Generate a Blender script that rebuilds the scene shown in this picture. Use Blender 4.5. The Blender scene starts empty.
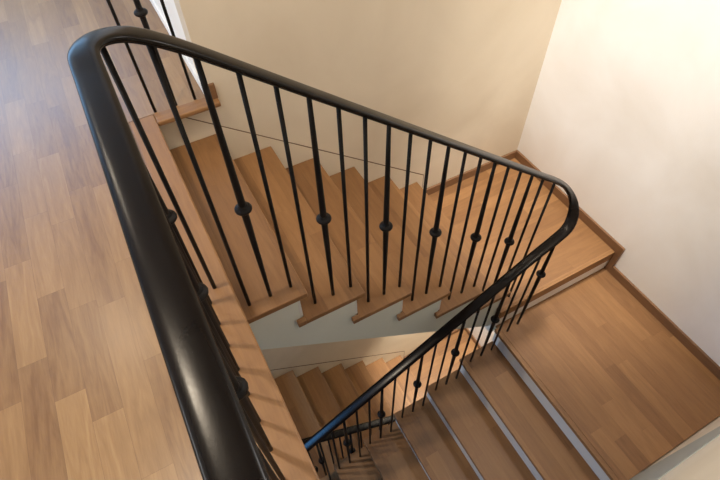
import bpy, bmesh, math
from mathutils import Vector
C = bpy.context.scene.collection
SC = bpy.context.scene

# ------------------------------------------------------------------ dimensions
h, g, W = .19, .241, 1.035            # riser, going, width of the flight by the wall
H = 2.8126                            # storey height
XR = 2.3626                           # wall at the far end of the landings
X2, g2, h2 = 1.3960, .245, (2.8126 - 8*.19)/7
YA, YB = -.022, -1.076                # sides of the return flight
ZL1, ZL2 = -7*h, -8*h
CEIL = 2.55

# ------------------------------------------------------------------ materials
def new_mat(name):
    m = bpy.data.materials.new(name); m.use_nodes = True
    nt = m.node_tree; b = nt.nodes['Principled BSDF']
    return m, nt, b

def N(nt, t, **kw):
    n = nt.nodes.new(t)
    for k, v in kw.items():
        if k == 'op': n.operation = v
        else: setattr(n, k, v)
    return n

def M(nt, op, a, b=None, c=None):
    n = N(nt, 'ShaderNodeMath', op=op)
    for i, v in enumerate((a, b, c)):
        if v is None: continue
        if isinstance(v, (int, float)): n.inputs[i].default_value = v
        else: nt.links.new(v, n.inputs[i])
    return n.outputs[0]

def wood(name, cols, axis='Y', sw=.07, sl=.42, rough=.35, seam=.0016, coat=.25, var=1.0, grain=.5):
    """oak block flooring: staves of width sw and length sl along the axis"""
    m, nt, b = new_mat(name)
    L = nt.links.new
    pos = N(nt, 'ShaderNodeNewGeometry').outputs['Position']
    sep = N(nt, 'ShaderNodeSeparateXYZ'); L(pos, sep.inputs[0])
    u, v = (sep.outputs[0], sep.outputs[1]) if axis == 'Y' else (sep.outputs[1], sep.outputs[0])
    su = M(nt, 'DIVIDE', M(nt, 'ADD', u, 10.013), sw)
    row = M(nt, 'FLOOR', su); fu = M(nt, 'FRACT', su)
    wn = N(nt, 'ShaderNodeTexWhiteNoise', noise_dimensions='1D'); L(row, wn.inputs['W'])
    # every row has its own stave length as well as its own shift
    ln = M(nt, 'MULTIPLY_ADD', wn.outputs['Value'], sl*.5, sl*.75)
    sv = M(nt, 'ADD', M(nt, 'DIVIDE', M(nt, 'ADD', v, 20.), ln), M(nt, 'MULTIPLY', wn.outputs['Value'], 17.3))
    col = M(nt, 'FLOOR', sv); fv = M(nt, 'FRACT', sv)
    cmb = N(nt, 'ShaderNodeCombineXYZ'); L(row, cmb.inputs[0]); L(col, cmb.inputs[1])
    zz = M(nt, 'FLOOR', M(nt, 'MULTIPLY', sep.outputs[2], 10.5)); L(zz, cmb.inputs[2])
    wid = N(nt, 'ShaderNodeTexWhiteNoise', noise_dimensions='3D'); L(cmb.outputs[0], wid.inputs['Vector'])
    ramp = N(nt, 'ShaderNodeValToRGB')
    e = ramp.color_ramp.elements
    e[0].position = 0; e[0].color = (*cols[0], 1); e[1].position = 1; e[1].color = (*cols[-1], 1)
    for i, c in enumerate(cols[1:-1]):
        q = e.new((i+1)/(len(cols)-1)); q.color = (*c, 1)
    # grain: noise stretched along the stave, shifted per stave
    gv = N(nt, 'ShaderNodeCombineXYZ')
    L(M(nt, 'MULTIPLY', u, 26.), gv.inputs[0])
    L(M(nt, 'MULTIPLY_ADD', v, 2.6, M(nt, 'MULTIPLY', wid.outputs['Value'], 37.)), gv.inputs[1])
    L(M(nt, 'MULTIPLY', sep.outputs[2], 26.), gv.inputs[2])
    n1 = N(nt, 'ShaderNodeTexNoise'); L(gv.outputs[0], n1.inputs['Vector'])
    n1.inputs['Scale'].default_value = 1.3; n1.inputs['Detail'].default_value = 6; n1.inputs['Distortion'].default_value = 1.4
    n2 = N(nt, 'ShaderNodeTexNoise'); L(gv.outputs[0], n2.inputs['Vector'])
    n2.inputs['Scale'].default_value = 9.; n2.inputs['Detail'].default_value = 4
    t = M(nt, 'ADD', M(nt, 'MULTIPLY', M(nt, 'SUBTRACT', wid.outputs['Value'], .5), var), .5)
    t = M(nt, 'ADD', t, M(nt, 'MULTIPLY', M(nt, 'SUBTRACT', n1.outputs[0], .5), grain*1.9))
    t = M(nt, 'ADD', t, M(nt, 'MULTIPLY', M(nt, 'SUBTRACT', n2.outputs[0], .5), grain*.6))
    L(t, ramp.inputs[0])
    # joints between the staves
    eu = M(nt, 'MULTIPLY', M(nt, 'MINIMUM', fu, M(nt, 'SUBTRACT', 1., fu)), sw)
    ev = M(nt, 'MULTIPLY', M(nt, 'MINIMUM', fv, M(nt, 'SUBTRACT', 1., fv)), ln)
    s = M(nt, 'LESS_THAN', M(nt, 'MINIMUM', eu, ev), seam*.5)
    mix = N(nt, 'ShaderNodeMixRGB', blend_type='MULTIPLY'); mix.inputs[2].default_value = (.62, .55, .5, 1)
    L(M(nt, 'MULTIPLY', s, .8), mix.inputs[0]); L(ramp.outputs[0], mix.inputs[1])
    L(mix.outputs[0], b.inputs['Base Color'])
    L(M(nt, 'MULTIPLY_ADD', n1.outputs[0], .16, rough-.08), b.inputs['Roughness'])
    b.inputs['Coat Weight'].default_value = coat; b.inputs['Coat Roughness'].default_value = .3
    bp = N(nt, 'ShaderNodeBump'); bp.inputs['Strength'].default_value = .12; bp.inputs['Distance'].default_value = .002
    L(M(nt, 'SUBTRACT', n2.outputs[0], s), bp.inputs['Height']); L(bp.outputs[0], b.inputs['Normal'])
    return m

def plaster(name, c1, c2, rough=.85, bump=.25, sc=1.6):
    m, nt, b = new_mat(name); L = nt.links.new
    pos = N(nt, 'ShaderNodeNewGeometry').outputs['Position']
    a = N(nt, 'ShaderNodeTexNoise'); L(pos, a.inputs['Vector']); a.inputs['Scale'].default_value = sc
    a.inputs['Detail'].default_value = 7; a.inputs['Distortion'].default_value = .6
    r = N(nt, 'ShaderNodeValToRGB'); e = r.color_ramp.elements
    e[0].position = .3; e[0].color = (*c1, 1); e[1].position = .7; e[1].color = (*c2, 1)
    L(a.outputs[0], r.inputs[0]); L(r.outputs[0], b.inputs['Base Color'])
    d = N(nt, 'ShaderNodeTexNoise'); L(pos, d.inputs['Vector']); d.inputs['Scale'].default_value = 160
    d.inputs['Detail'].default_value = 3
    bp = N(nt, 'ShaderNodeBump'); bp.inputs['Strength'].default_value = bump; bp.inputs['Distance'].default_value = .003
    L(d.outputs[0], bp.inputs['Height']); L(bp.outputs[0], b.inputs['Normal'])
    b.inputs['Roughness'].default_value = rough
    return m

OAK = [(.175, .080, .025), (.25, .130, .045), (.305, .167, .062), (.375, .22, .088)]
OAKT = [(.165, .073, .025), (.24, .114, .040), (.30, .148, .054), (.37, .193, .076)]
m_floor = wood('oak_block_floor', OAK, 'Y', sw=.085, sl=.5, var=.6, rough=.36, seam=.001, grain=.6, coat=.4)
m_tread = wood('oak_tread', OAKT, 'Y', sw=.0965, sl=.9, var=.5, seam=.0006, rough=.5, grain=.4, coat=.08)
m_nose = wood('oak_nosing', OAKT, 'Y', sw=.4, sl=3., var=.2, seam=0, rough=.5, grain=.45, coat=.08)
m_nosex = wood('oak_nosing_cross', OAKT, 'X', sw=.4, sl=3., var=.2, seam=0, rough=.5, grain=.45, coat=.08)
m_land1 = wood('oak_landing_cross', OAKT, 'X', sw=.085, sl=.62, var=.6, seam=.0006, rough=.5, grain=.4, coat=.08)
m_land2 = wood('oak_landing', OAKT, 'Y', sw=.085, sl=.75, var=.5, seam=.0006, rough=.5, grain=.4, coat=.08)
m_base = wood('oak_skirting', [(.13, .066, .03), (.20, .10, .045), (.25, .13, .06)], 'Y', sw=.5, sl=3., var=.2, seam=0, rough=.45)
m_wall = plaster('clay_plaster', (.66, .56, .42), (.78, .68, .53))
m_white = plaster('pale_plaster', (.84, .80, .745), (.95, .94, .92))
m_grey = plaster('grey_paint', (.76, .80, .74), (.82, .86, .80), rough=.6, bump=.08)
m_paint = plaster('white_paint', (.74, .74, .72), (.8, .8, .78), rough=.38, bump=.05)
m_wall_shade = plaster('painted_wall_shade', (.33, .345, .31), (.38, .395, .355), rough=.6, bump=.08)  # dark grey that paints the shade onto the return flight's wall
m_joint, nt, b = new_mat('joint_line'); b.inputs['Base Color'].default_value = (.16, .09, .045, 1); b.inputs['Roughness'].default_value = .8

m_rail, nt, b = new_mat('black_handrail')
b.inputs['Base Color'].default_value = (.006, .0042, .0035, 1); b.inputs['Specular IOR Level'].default_value = .15
pos = N(nt, 'ShaderNodeNewGeometry').outputs['Position']
a = N(nt, 'ShaderNodeTexNoise'); nt.links.new(pos, a.inputs['Vector']); a.inputs['Scale'].default_value = 300; a.inputs['Detail'].default_value = 4
bp = N(nt, 'ShaderNodeBump'); bp.inputs['Strength'].default_value = .1; bp.inputs['Distance'].default_value = .0005
nt.links.new(a.outputs[0], bp.inputs['Height']); nt.links.new(bp.outputs[0], b.inputs['Normal'])
nt.links.new(M(nt, 'MULTIPLY_ADD', a.outputs[0], .14, .17), b.inputs['Roughness'])
m_iron, nt, b = new_mat('black_iron')
b.inputs['Base Color'].default_value = (.007, .006, .006, 1); b.inputs['Roughness'].default_value = .5; b.inputs['Specular IOR Level'].default_value = .2
pos = N(nt, 'ShaderNodeNewGeometry').outputs['Position']
a = N(nt, 'ShaderNodeTexNoise'); nt.links.new(pos, a.inputs['Vector']); a.inputs['Scale'].default_value = 220
bp = N(nt, 'ShaderNodeBump'); bp.inputs['Strength'].default_value = .3; bp.inputs['Distance'].default_value = .001
nt.links.new(a.outputs[0], bp.inputs['Height']); nt.links.new(bp.outputs[0], b.inputs['Normal'])

# ------------------------------------------------------------------ builders
WL = {}                                                  # world position of every object
def box(bm, x0, x1, y0, y1, z0, z1, bev=0, seg=2):
    r = bmesh.ops.create_cube(bm, size=1)
    vs = r['verts']
    for v in vs:
        v.co = Vector(((x0+x1)/2 + v.co.x*abs(x1-x0), (y0+y1)/2 + v.co.y*abs(y1-y0), (z0+z1)/2 + v.co.z*abs(z1-z0)))
    if bev:
        es = list({e for v in vs for e in v.link_edges})
        bmesh.ops.bevel(bm, geom=es, offset=bev, segments=seg, profile=.5, affect='EDGES')
    return bm

def B(*a, **k): return box(bmesh.new(), *a, **k)

def prism(bm, pts, y0, y1):
    """outline in the XZ plane pushed from y0 to y1"""
    a = [bm.verts.new((x, y0, z)) for x, z in pts]; c = [bm.verts.new((x, y1, z)) for x, z in pts]
    n = len(pts)
    bm.faces.new(a); bm.faces.new(list(reversed(c)))
    for i in range(n): bm.faces.new((a[i], c[i], c[(i+1) % n], a[(i+1) % n]))
    bmesh.ops.recalc_face_normals(bm, faces=bm.faces)
    return bm

def obj(name, bm, mat, parent=None, loc=None, smooth=False):
    """one mesh object; bm is in world coordinates, the object's own origin is at loc or at its parent"""
    me = bpy.data.meshes.new(name)
    o = bpy.data.objects.new(name, me); C.objects.link(o)
    pw = WL[parent.name] if parent else Vector((0, 0, 0))
    org = Vector(loc) if loc is not None else pw
    bmesh.ops.translate(bm, vec=-org, verts=bm.verts)
    bm.to_mesh(me); bm.free()
    me.materials.append(mat)
    if smooth:
        for p in me.polygons: p.use_smooth = True
    if parent: o.parent = parent
    o.location = org - pw
    WL[o.name] = org
    return o

def thing(name, label, cat, loc, group=None):
    o = bpy.data.objects.new(name, None); C.objects.link(o); o.location = loc
    o.empty_display_size = .05
    o['label'] = label; o['category'] = cat
    if group: o['group'] = group
    WL[o.name] = Vector(loc)
    return o

def struct(name, bm, mat, label=None):
    o = obj(name, bm, mat); o['kind'] = 'structure'
    o['label'] = label or name.replace('_', ' '); 
    return o

def sweep(path, prof):
    bm = bmesh.new(); rings = []
    n = len(path)
    for i, p in enumerate(path):
        t = (path[min(i+1, n-1)] - path[max(i-1, 0)]).normalized()
        s = t.cross(Vector((0, 0, 1))).normalized(); u = s.cross(t).normalized()
        rings.append([bm.verts.new(p + s*a + u*c) for a, c in prof])
    k = len(prof)
    for r0, r1 in zip(rings, rings[1:]):
        for i in range(k): bm.faces.new((r0[i], r0[(i+1) % k], r1[(i+1) % k], r1[i]))
    bm.faces.new(rings[0]); bm.faces.new(list(reversed(rings[-1])))
    bmesh.ops.recalc_face_normals(bm, faces=bm.faces)
    return bm

def spline(pts, step=.012):
    P = [Vector(p) for p in pts]; P = [P[0]*2-P[1]] + P + [P[-1]*2-P[-2]]
    out = []
    for i in range(1, len(P)-2):
        a, b_, c, d = P[i-1:i+3]
        n = max(2, int((c-b_).length/step))
        if (c-b_).length > .3: n = 12
        for k in range(n):
            t = k/n
            # centripetal-like: plain Catmull-Rom with clamped tangents
            l = (c-b_).length
            m0 = (c-a)/max(1e-6, (c-b_).length+(b_-a).length)*l; m1 = (d-b_)/max(1e-6, (d-c).length+(c-b_).length)*l
            t2, t3 = t*t, t*t*t
            out.append(b_*(2*t3-3*t2+1) + m0*(t3-2*t2+t) + c*(-2*t3+3*t2) + m1*(t3-t2))
    out.append(P[-2])
    return out

# ------------------------------------------------------------------ the setting
F0 = -4.2; FY = 4.6; FL = -2.4                       # far ends of the room behind and beside the stair
# upper floor (with the nib of floor beyond the stair, in front of the doorway)
bm = B(F0, -.11, -2.4, FY, -.30, 0)
box(bm, -.11, .25, W+.02, FY, -.30, 0)
floor = struct('floor', bm, m_floor, 'upper floor of oak blocks beside the stair')
# solid edge boards round the stairwell
bm = B(-.11, 0, -2.4, W+.0199, -.032, .0005, bev=.006)
box(bm, -.11, -.03, -2.4, W+.0199, -.30, -.032)
struct('trim_1', bm, m_nose, 'oak edge board of the upper floor along the stairwell')
bm = B(.0005, .286, .985, W-.0005, -.022, .001, bev=.005)
box(bm, .0005, .2495, W-.004, W+.0195, -.022, .0006)
box(bm, .251, .285, W+.001, W+.014, -.001, .0005)
struct('trim_2', bm, m_nosex, 'short oak nosing of the floor where the flight begins by the wall')
struct('floor_lower', B(F0, -.03, -2.4, FY, -H-.3, -H), m_floor, 'oak floor of the storey below')
struct('floor_bottom', B(F0, XR+.2, -2.4, FY, -2*H-.2, -2*H), m_floor, 'floor at the foot of the stairwell')
# walls
ZB = -2*H
wl = bmesh.new()
prism(wl, [(-.03, ZB), (XR, ZB), (XR, CEIL), (.25, CEIL), (.25, -.035), (-.03, -.035)], W, W+.14)
struct('wall_back', wl, m_wall, 'beige plastered wall beside the upper flight')
struct('wall_return', B(.25, .39, W+.14, FY, 0, CEIL), m_white, 'white wall of the passage beyond the stair')
struct('wall_right', B(XR, XR+.15, YB-.2, W+.14, ZB, CEIL), m_white, 'pale plastered wall at the end of the landings')
struct('wall_front', B(0.0, XR, YB-.15, YB-.004, ZB, CEIL), m_wall, 'wall beside the return flight')
struct('wall_far', B(F0, .39, FY, FY+.15, 0, CEIL), m_white)
struct('wall_left', B(F0-.15, F0, -2.4, FY+.15, 0, CEIL), m_white)
struct('wall_near', B(F0, 0, -2.55, -2.4, ZB, CEIL), m_white)
struct('wall_near_side', B(0, .15, -2.4, YB-.15, ZB, CEIL), m_white)
struct('wall_far_below', B(F0, -.03, FY, FY+.15, ZB, 0), m_white)
struct('wall_left_below', B(FL-.15, FL, -2.4, FY+.15, ZB, 0), m_white)
struct('ceiling', B(F0-.15, XR+.15, -2.55, FY+.15, CEIL, CEIL+.1), m_white)

# stair skirting let into the back wall, outlined by a fine joint
def skirt(name, dz, label):
    x0, x1 = .078 if dz == 0 else 0.0, 1.497
    zt = lambda x: .04 - .765*x + dz
    bm = prism(bmesh.new(), [(x0, zt(x0)), (x1, zt(x1)), (x1, -7*h+.07+dz), (x1, -7*h-.02+dz), (x0, -7*h-.02+dz)], W-.004, W+.001)
    struct(name, bm, m_wall, label)
    bm = prism(bmesh.new(), [(x0, zt(x0)+.0032), (x1+.0032, zt(x1)+.0032), (x1+.0032, -7*h+.07+dz), (x1-.0003, -7*h+.07+dz), (x1-.0003, zt(x1)), (x0, zt(x0))], W-.0045, W+.001)
    struct(name.replace('trim', 'trim')+'5', bm, m_joint, 'fine dark joint line outlining ' + label)
skirt('trim_3', 0, 'the flush stair skirting on the beige wall')
skirt('trim_4', -H, 'the flush stair skirting on the wall one storey down')
# cast shade on the wall beside the return flight, painted as a grey sheet
struct('trim_shade', B(.0, 1.53, YB-.004, YB-.001, -3.2, -.35), m_wall_shade, 'painted grey shade on the lower wall beside the return flight')

# oak skirting boards
def baseboards(dz, n):
    bt, bh = .016, .07
    bm = B(1.50, XR, W-bt, W-.0003, ZL1+.0005+dz, ZL1+bh+dz, bev=.002)
    struct('baseboard_%s' % n[0], bm, m_base, 'oak skirting on the back wall of the landing')
    bm = bmesh.new()
    pts = [(-.053, ZL2+.001), (-.053, ZL1+bh), (W-bt, ZL1+bh), (W-bt, ZL1+.001), (-.0105, ZL1+.001), (-.0105, ZL2+.001)]
    a = [bm.verts.new((XR-bt, y, z+dz)) for y, z in pts]; c = [bm.verts.new((XR-.0003, y, z+dz)) for y, z in pts]
    bm.faces.new(a); bm.faces.new(c[::-1])
    for i in range(6): bm.faces.new((a[i], c[i], c[(i+1) % 6], a[(i+1) % 6]))
    box(bm, XR-bt, XR-.0003, YB+.001, -.0535, ZL2+.0005+dz, ZL2+bh+dz)
    bmesh.ops.recalc_face_normals(bm, faces=bm.faces)
    struct('baseboard_%s' % n[1], bm, m_base, 'oak skirting stepping down along the pale wall of the landings')
baseboards(0, ('back', 'right'))
baseboards(-H, ('back_below', 'right_below'))
struct('baseboard_nib', B(.2502, .288, W-.016, W-.0005, .0015, .076, bev=.002), m_base, 'end of the oak skirting at the wall corner')
struct('baseboard_return', B(.238, .2497, W+.022, FY, .0005, .06, bev=.002), m_white, 'white skirting of the passage wall')
struct('baseboard_far', B(F0, .235, FY-.015, FY-.0003, .0005, .07), m_white)

# ------------------------------------------------------------------ flights by the back wall
def flight(dz, label, zname):
    t = thing('stair_flight', label, 'stairs', (0, 0, dz-7*h))
    for k in range(1, 7):
        x0, x1, z = (k-1)*g, k*g, -k*h+dz
        bm = B(x0-.028, x1, .0, W-.0045, z-.03, z, bev=.004, seg=2)
        tr = obj('tread', bm, m_tread, t)
        bm = B(x0-.062, x0-.0265, .0, .0235, z-.03, z, bev=.0025)
        obj('return_nosing', bm, m_nose, tr)
    for k in range(0, 7):
        z = -k*h+dz
        obj('riser', B(k*g-.04, k*g-.029, .026, W-.0045, z-h+.0005, z-.0315), m_paint, t)
    pts = []
    for k in range(0, 7):
        pts += [(k*g-.041, -k*h-.031+dz), (k*g-.041, -(k+1)*h-.031+dz)]
    pts[0] = (-.029, pts[0][1]); pts[1] = (-.029, pts[1][1])
    xe = 1.4175
    pts[-1] = (pts[-1][0], -8*h+dz)
    pts += [(1.39, -.475-.755*1.39+dz-.02), (-.029, -.475+.755*.029+dz)]
    obj('stringer', prism(bmesh.new(), pts, .025, W-.0045), m_grey, t)
    return t
flight(0, 'upper flight of oak treads descending along the beige wall from the upper floor', '')
flight(-H, 'lower flight of oak treads seen down the stairwell beneath the grey stringer', '')

# ------------------------------------------------------------------ landings
def landings(dz, l1, l2):
    t = thing('stair_landing', l1, 'landing', (1.9, .5, ZL1+dz-.2))
    bm = B(1.4065, XR-.0005, .0, W-.0005, ZL1-.03+dz, ZL1+dz, bev=.002)
    obj('landing_floor', bm, m_land1, t)
    obj('nosing', B(1.4065, XR-.017, -.0135, .0+.0, ZL1-.085+dz, ZL1+dz, bev=.003, seg=2), m_land1, t)
    obj('riser', B(1.408, XR-.017, -.006, .012, ZL2+.0005+dz, ZL1-.0855+dz), m_white, t)
    obj('underside', B(1.408, XR-.001, .0125, W-.001, ZL2-.12+dz, ZL1-.031+dz), m_grey, t)
    t = thing('stair_landing', l2, 'landing', (1.9, -.5, ZL2+dz-.2))
    obj('landing_floor', B(X2+.03, XR-.0005, YB, -.0005, ZL2-.03+dz, ZL2+dz), m_land2, t)
    obj('nosing', B(X2, X2+.0298, YB, YA, ZL2-.03+dz, ZL2+dz, bev=.003, seg=2), m_land2, t)
    obj('underside', B(X2+.045, XR-.001, YB+.001, -.002, ZL2-.22+dz, ZL2-.031+dz), m_grey, t)
landings(0, 'small oak landing one step above the broad landing, at the foot of the upper flight',
         'broad oak landing at the head of the return flight beside the pale wall')
landings(-H, 'lit oak landing seen through the balusters one storey further down',
         'landing one storey down, hidden mostly beneath the return flight')

# ------------------------------------------------------------------ return flight
t = thing('stair_flight', 'return flight of oak treads with pale grey risers, descending towards the lower left', 'stairs', (.5, -.5, -H))
for j in range(1, 7):
    xn, z = X2-j*g2, ZL2-j*h2
    obj('tread', B(xn, xn+g2+.028, YB, YA, z-.03, z, bev=.006, seg=3), m_tread, t)
for j in range(0, 7):
    xn, z = X2-j*g2, ZL2-j*h2
    obj('riser', B(xn+.024, xn+.0345, YB+.0005, YA-.003, z-h2+.0005, z-.0305), m_paint, t)
pts = []
for j in range(0, 7):
    xn, z = X2-j*g2, ZL2-j*h2
    pts += [(xn+.035, z-.031), (xn+.035, z-h2-.031)]
pts[0] = (X2+.044, pts[0][1]); pts[-1] = (pts[-1][0], -H+.0005)
pts += [(X2-6*g2+.035+.25, -H+.0005), (X2+.044, ZL2-.36)]
obj('stringer', prism(bmesh.new(), pts, YB+.001, YA-.012), m_grey, t)

# ------------------------------------------------------------------ railing
YF, YR, XG = .058, -.070, -.085
z1 = lambda x: .900 - .788*x                      # rail centre, flight by the wall
z2 = lambda x: -.738 + .6965*(x-1.3)               # rail centre, return flight
def arc(cx, cy, r, a0, a1, n, z):
    return [(cx+r*math.cos(math.radians(a0+(a1-a0)*i/n)), cy+r*math.sin(math.radians(a0+(a1-a0)*i/n)), z(i/n)) for i in range(n+1)]
path = [(XG, YB+.0, .903), (XG, -.6, .903), (XG, -.1, .903)]
path += arc(.008, -.035, .093, 180, 90, 10, lambda s: .905 - .027*s**2.2)
path += [(x, YF, z1(x)-(.006 if x < .06 else 0)) for x in (.045, .11, .3, .7, 1.1, 1.45)]
path += [(1.52, YF, -.298), (1.585, .047, -.355), (1.622, .022, -.408), (1.634, -.008, -.46), (1.622, -.040, -.513), (1.582, -.064, -.558), (1.51, YR, -.603), (1.42, YR, -.658)]
path += [(x, YR, z2(x)) for x in (1.3, 1.0, .6, .2, .0)]
path += [(-.06, YR, -1.683), (-.115, -.05, -1.74), (-.135, 0, -1.80), (-.115, .045, -1.87), (-.05, YF, -1.905)]
path += [(x, YF, z1(x)-H) for x in (.03, .3, .7, 1.1, 1.45)]
path += [(a, b_, c-H) for a, b_, c in [(1.52, YF, -.298), (1.585, .047, -.355), (1.622, .022, -.408), (1.634, -.008, -.46), (1.622, -.040, -.513), (1.582, -.064, -.558), (1.51, YR, -.603), (1.42, YR, -.658)]]
path = spline(path)
def cap_profile():
    pr = []
    n = 20
    for i in range(n):
        a = 2*math.pi*i/n
        cx, sz = math.cos(a), math.sin(a)
        e = .72
        x = .028*math.copysign(abs(cx)**e, cx); z = (.009 if sz > 0 else .006)*math.copysign(abs(sz)**e, sz)
        pr.append((x, z))
    return pr
rail = thing('stair_railing', 'long black railing with knobbed balusters winding from the upper floor down the stairwell', 'railing', (XG, 0, 0))
hr = obj('handrail', sweep(path, cap_profile()), m_rail, rail, smooth=True)
obj('support_bar', sweep(path, [(.017, -.0105), (.017, -.0055), (-.017, -.0055), (-.017, -.0105)]), m_iron, rail)

def lathe(prof, n=14):
    bm = bmesh.new(); rings = []
    for r, z in prof:
        rings.append([bm.verts.new((r*math.cos(2*math.pi*i/n), r*math.sin(2*math.pi*i/n), z)) for i in range(n)])
    for a, b_ in zip(rings, rings[1:]):
        for i in range(n): bm.faces.new((a[i], a[(i+1) % n], b_[(i+1) % n], b_[i]))
    bm.faces.new(rings[0][::-1]); bm.faces.new(rings[-1])
    return bm
CACHE = {}
KZ = .487
def mesh_of(key, prof, mat):
    if key not in CACHE:
        bm = lathe(prof); me = bpy.data.meshes.new(key[0]); bm.to_mesh(me); bm.free()
        me.materials.append(mat)
        for p in me.polygons: p.use_smooth = True
        CACHE[key] = me
    return CACHE[key]
def baluster(parent, x, y, zb, zt, knob, KZ=.487):
    L = round(zt-zb, 3)
    if knob:
        prof = [(.0070, 0), (.0072, .05), (.0115, KZ-.022), (.0115, KZ+.022), (.0085, L-.16), (.0068, L)]
    else:
        prof = [(.0066, 0), (.0066, L)]
    me = mesh_of(('baluster', L, knob, KZ), prof, m_iron)
    o = bpy.data.objects.new('baluster', me); C.objects.link(o); o.parent = parent
    p = Vector((x, y, zb)); o.location = p - WL[parent.name]; WL[o.name] = p
    if knob:
        pr = [(.0115, KZ-.016), (.015, KZ-.0135)]
        for i in range(9):
            a = math.radians(-68 + 17*i); pr.append((.0265*math.cos(a)**.7, KZ+.0115*math.sin(a)/math.sin(math.radians(68))))
        pr += [(.015, KZ+.0135), (.0115, KZ+.016)]
        mk = mesh_of(('knob', KZ), pr, m_iron)
        k = bpy.data.objects.new('knob', mk); C.objects.link(k); k.parent = o; WL[k.name] = p
    return o
T = .010
# guard along the upper floor
for m in range(13):
    y = .002 - .0857*m
    baluster(rail, XG+.001, y, 0, .903-T, m % 3 == 0, .43)
baluster(rail, -.052, .053, 0, .897-T, False)
def lower_z(x):
    j = 0
    while x < X2-j*g2+.002: j += 1
    return ZL2 - j*h2
for dz in (0, -H):
    for n in range(18):
        x = .033 + .0821*n
        k = int(math.floor(x/g))+1 if x < 6*g else 7
        baluster(rail, x, YF, -k*h+dz, z1(x)-T+dz, n % 3 == 1)
    baluster(rail, 1.522, YF, ZL1+dz, z1(1.52)-T+dz, False)
    baluster(rail, 1.549, -.060, ZL2+dz, -.579-T+dz, True, .575)
    if dz == 0:
        for n in range(1, 19):
            x = 1.543 - .0839*n
            if x > 1.3: zt = {1: -.635, 2: -.688}[n]
            else: zt = z2(x)
            baluster(rail, x, YR, lower_z(x), zt-T, n % 3 == 0)

# short guard on the floor beyond the stair
nib = thing('guard_railing', 'short run of black balusters on the oak nosing by the wall corner', 'railing', (.1, 1.07, 0))
for i, x in enumerate((.0116, .105, .193)):
    baluster(nib, x, 1.068, 0, .885, i == 1, .43)
obj('handrail', sweep([Vector((-.03, 1.068, .903)), Vector((.12, 1.068, .903)), Vector((.2495, 1.068, .903))], cap_profile()), m_rail, nib, smooth=True)
obj('support_bar', sweep([Vector((-.028, 1.068, .903)), Vector((.12, 1.068, .903)), Vector((.2495, 1.068, .903))], [(.017, -.018), (.017, -.0055), (-.017, -.0055), (-.017, -.018)]), m_iron, nib)

# ------------------------------------------------------------------ light
def area(name, loc, target, sx, sy, power, col, spread=180):
    d = bpy.data.lights.new(name, 'AREA'); d.shape = 'RECTANGLE'; d.size = sx; d.size_y = sy
    d.energy = power; d.color = col; d.spread = math.radians(spread)
    o = bpy.data.objects.new(name, d); C.objects.link(o); o.location = loc
    o.rotation_euler = (Vector(target)-Vector(loc)).to_track_quat('-Z', 'Y').to_euler()
    return o
def spot(name, loc, target, cone, blend, power, col, size):
    d = bpy.data.lights.new(name, 'SPOT'); d.energy = power; d.color = col
    d.spot_size = math.radians(cone); d.spot_blend = blend; d.shadow_soft_size = size
    o = bpy.data.objects.new(name, d); C.objects.link(o); o.location = loc
    o.rotation_euler = (Vector(target)-Vector(loc)).to_track_quat('-Z', 'Y').to_euler()
area('window_daylight', (-1.7, FY-.05, 1.4), (-1.4, 0, .6), 3.2, 1.8, 100, (.25, .57, 1))
area('side_window_daylight', (F0+.05, .2, 1.5), (0, .1, .6), 2.2, 1.6, 112, (.97, .98, 1))
area('lower_window_daylight', (FL+.05, .85, -.85), (0, .5, -1.9), .8, .9, 44, (.14, .46, 1))
area('ceiling_lamp', (-.56, .12, CEIL-.02), (-.56, .12, 0), .10, .10, 22, (1, .84, .64))
area('passage_lamp', (-.93, 1.78, CEIL-.02), (-.93, 1.78, 0), .16, .16, 12, (1, .84, .64))
area('landing_lamp', (2.05, -.1, CEIL-.02), (2.05, -.1, 0), .3, .3, 20, (1, .98, .95))
spot('landing_spotlight', (1.5, .25, CEIL-.03), (2.3, .5, -1.0), 42, .8, 600, (1, .95, .88), .2)
area('lower_lamp', (-.62, .3, -.32), (-.62, .3, -3), .08, .08, 13, (1, .84, .64))
spot('lower_landing_spotlight', (2.05, .6, ZL2-.16), (2.1, .65, -4.1), 72, .6, 300, (1, .9, .74), .06)
w = bpy.data.worlds.new('world'); SC.world = w; w.use_nodes = True
w.node_tree.nodes['Background'].inputs[0].default_value = (.6, .7, .9, 1)
w.node_tree.nodes['Background'].inputs[1].default_value = .1

# ------------------------------------------------------------------ camera
cd = bpy.data.cameras.new('camera'); cam = bpy.data.objects.new('camera', cd); C.objects.link(cam)
cd.sensor_width = 36; cd.lens = 505.03/720*36; cd.clip_start = .02
cam.location = (-.0262, -.9756, 1.409)
cam.rotation_euler = (.6550, .0221, -.4958)
SC.camera = cam
SC.view_settings.view_transform = 'Standard'; SC.view_settings.look = 'None'
SC.view_settings.exposure = .06; SC.view_settings.gamma = 1
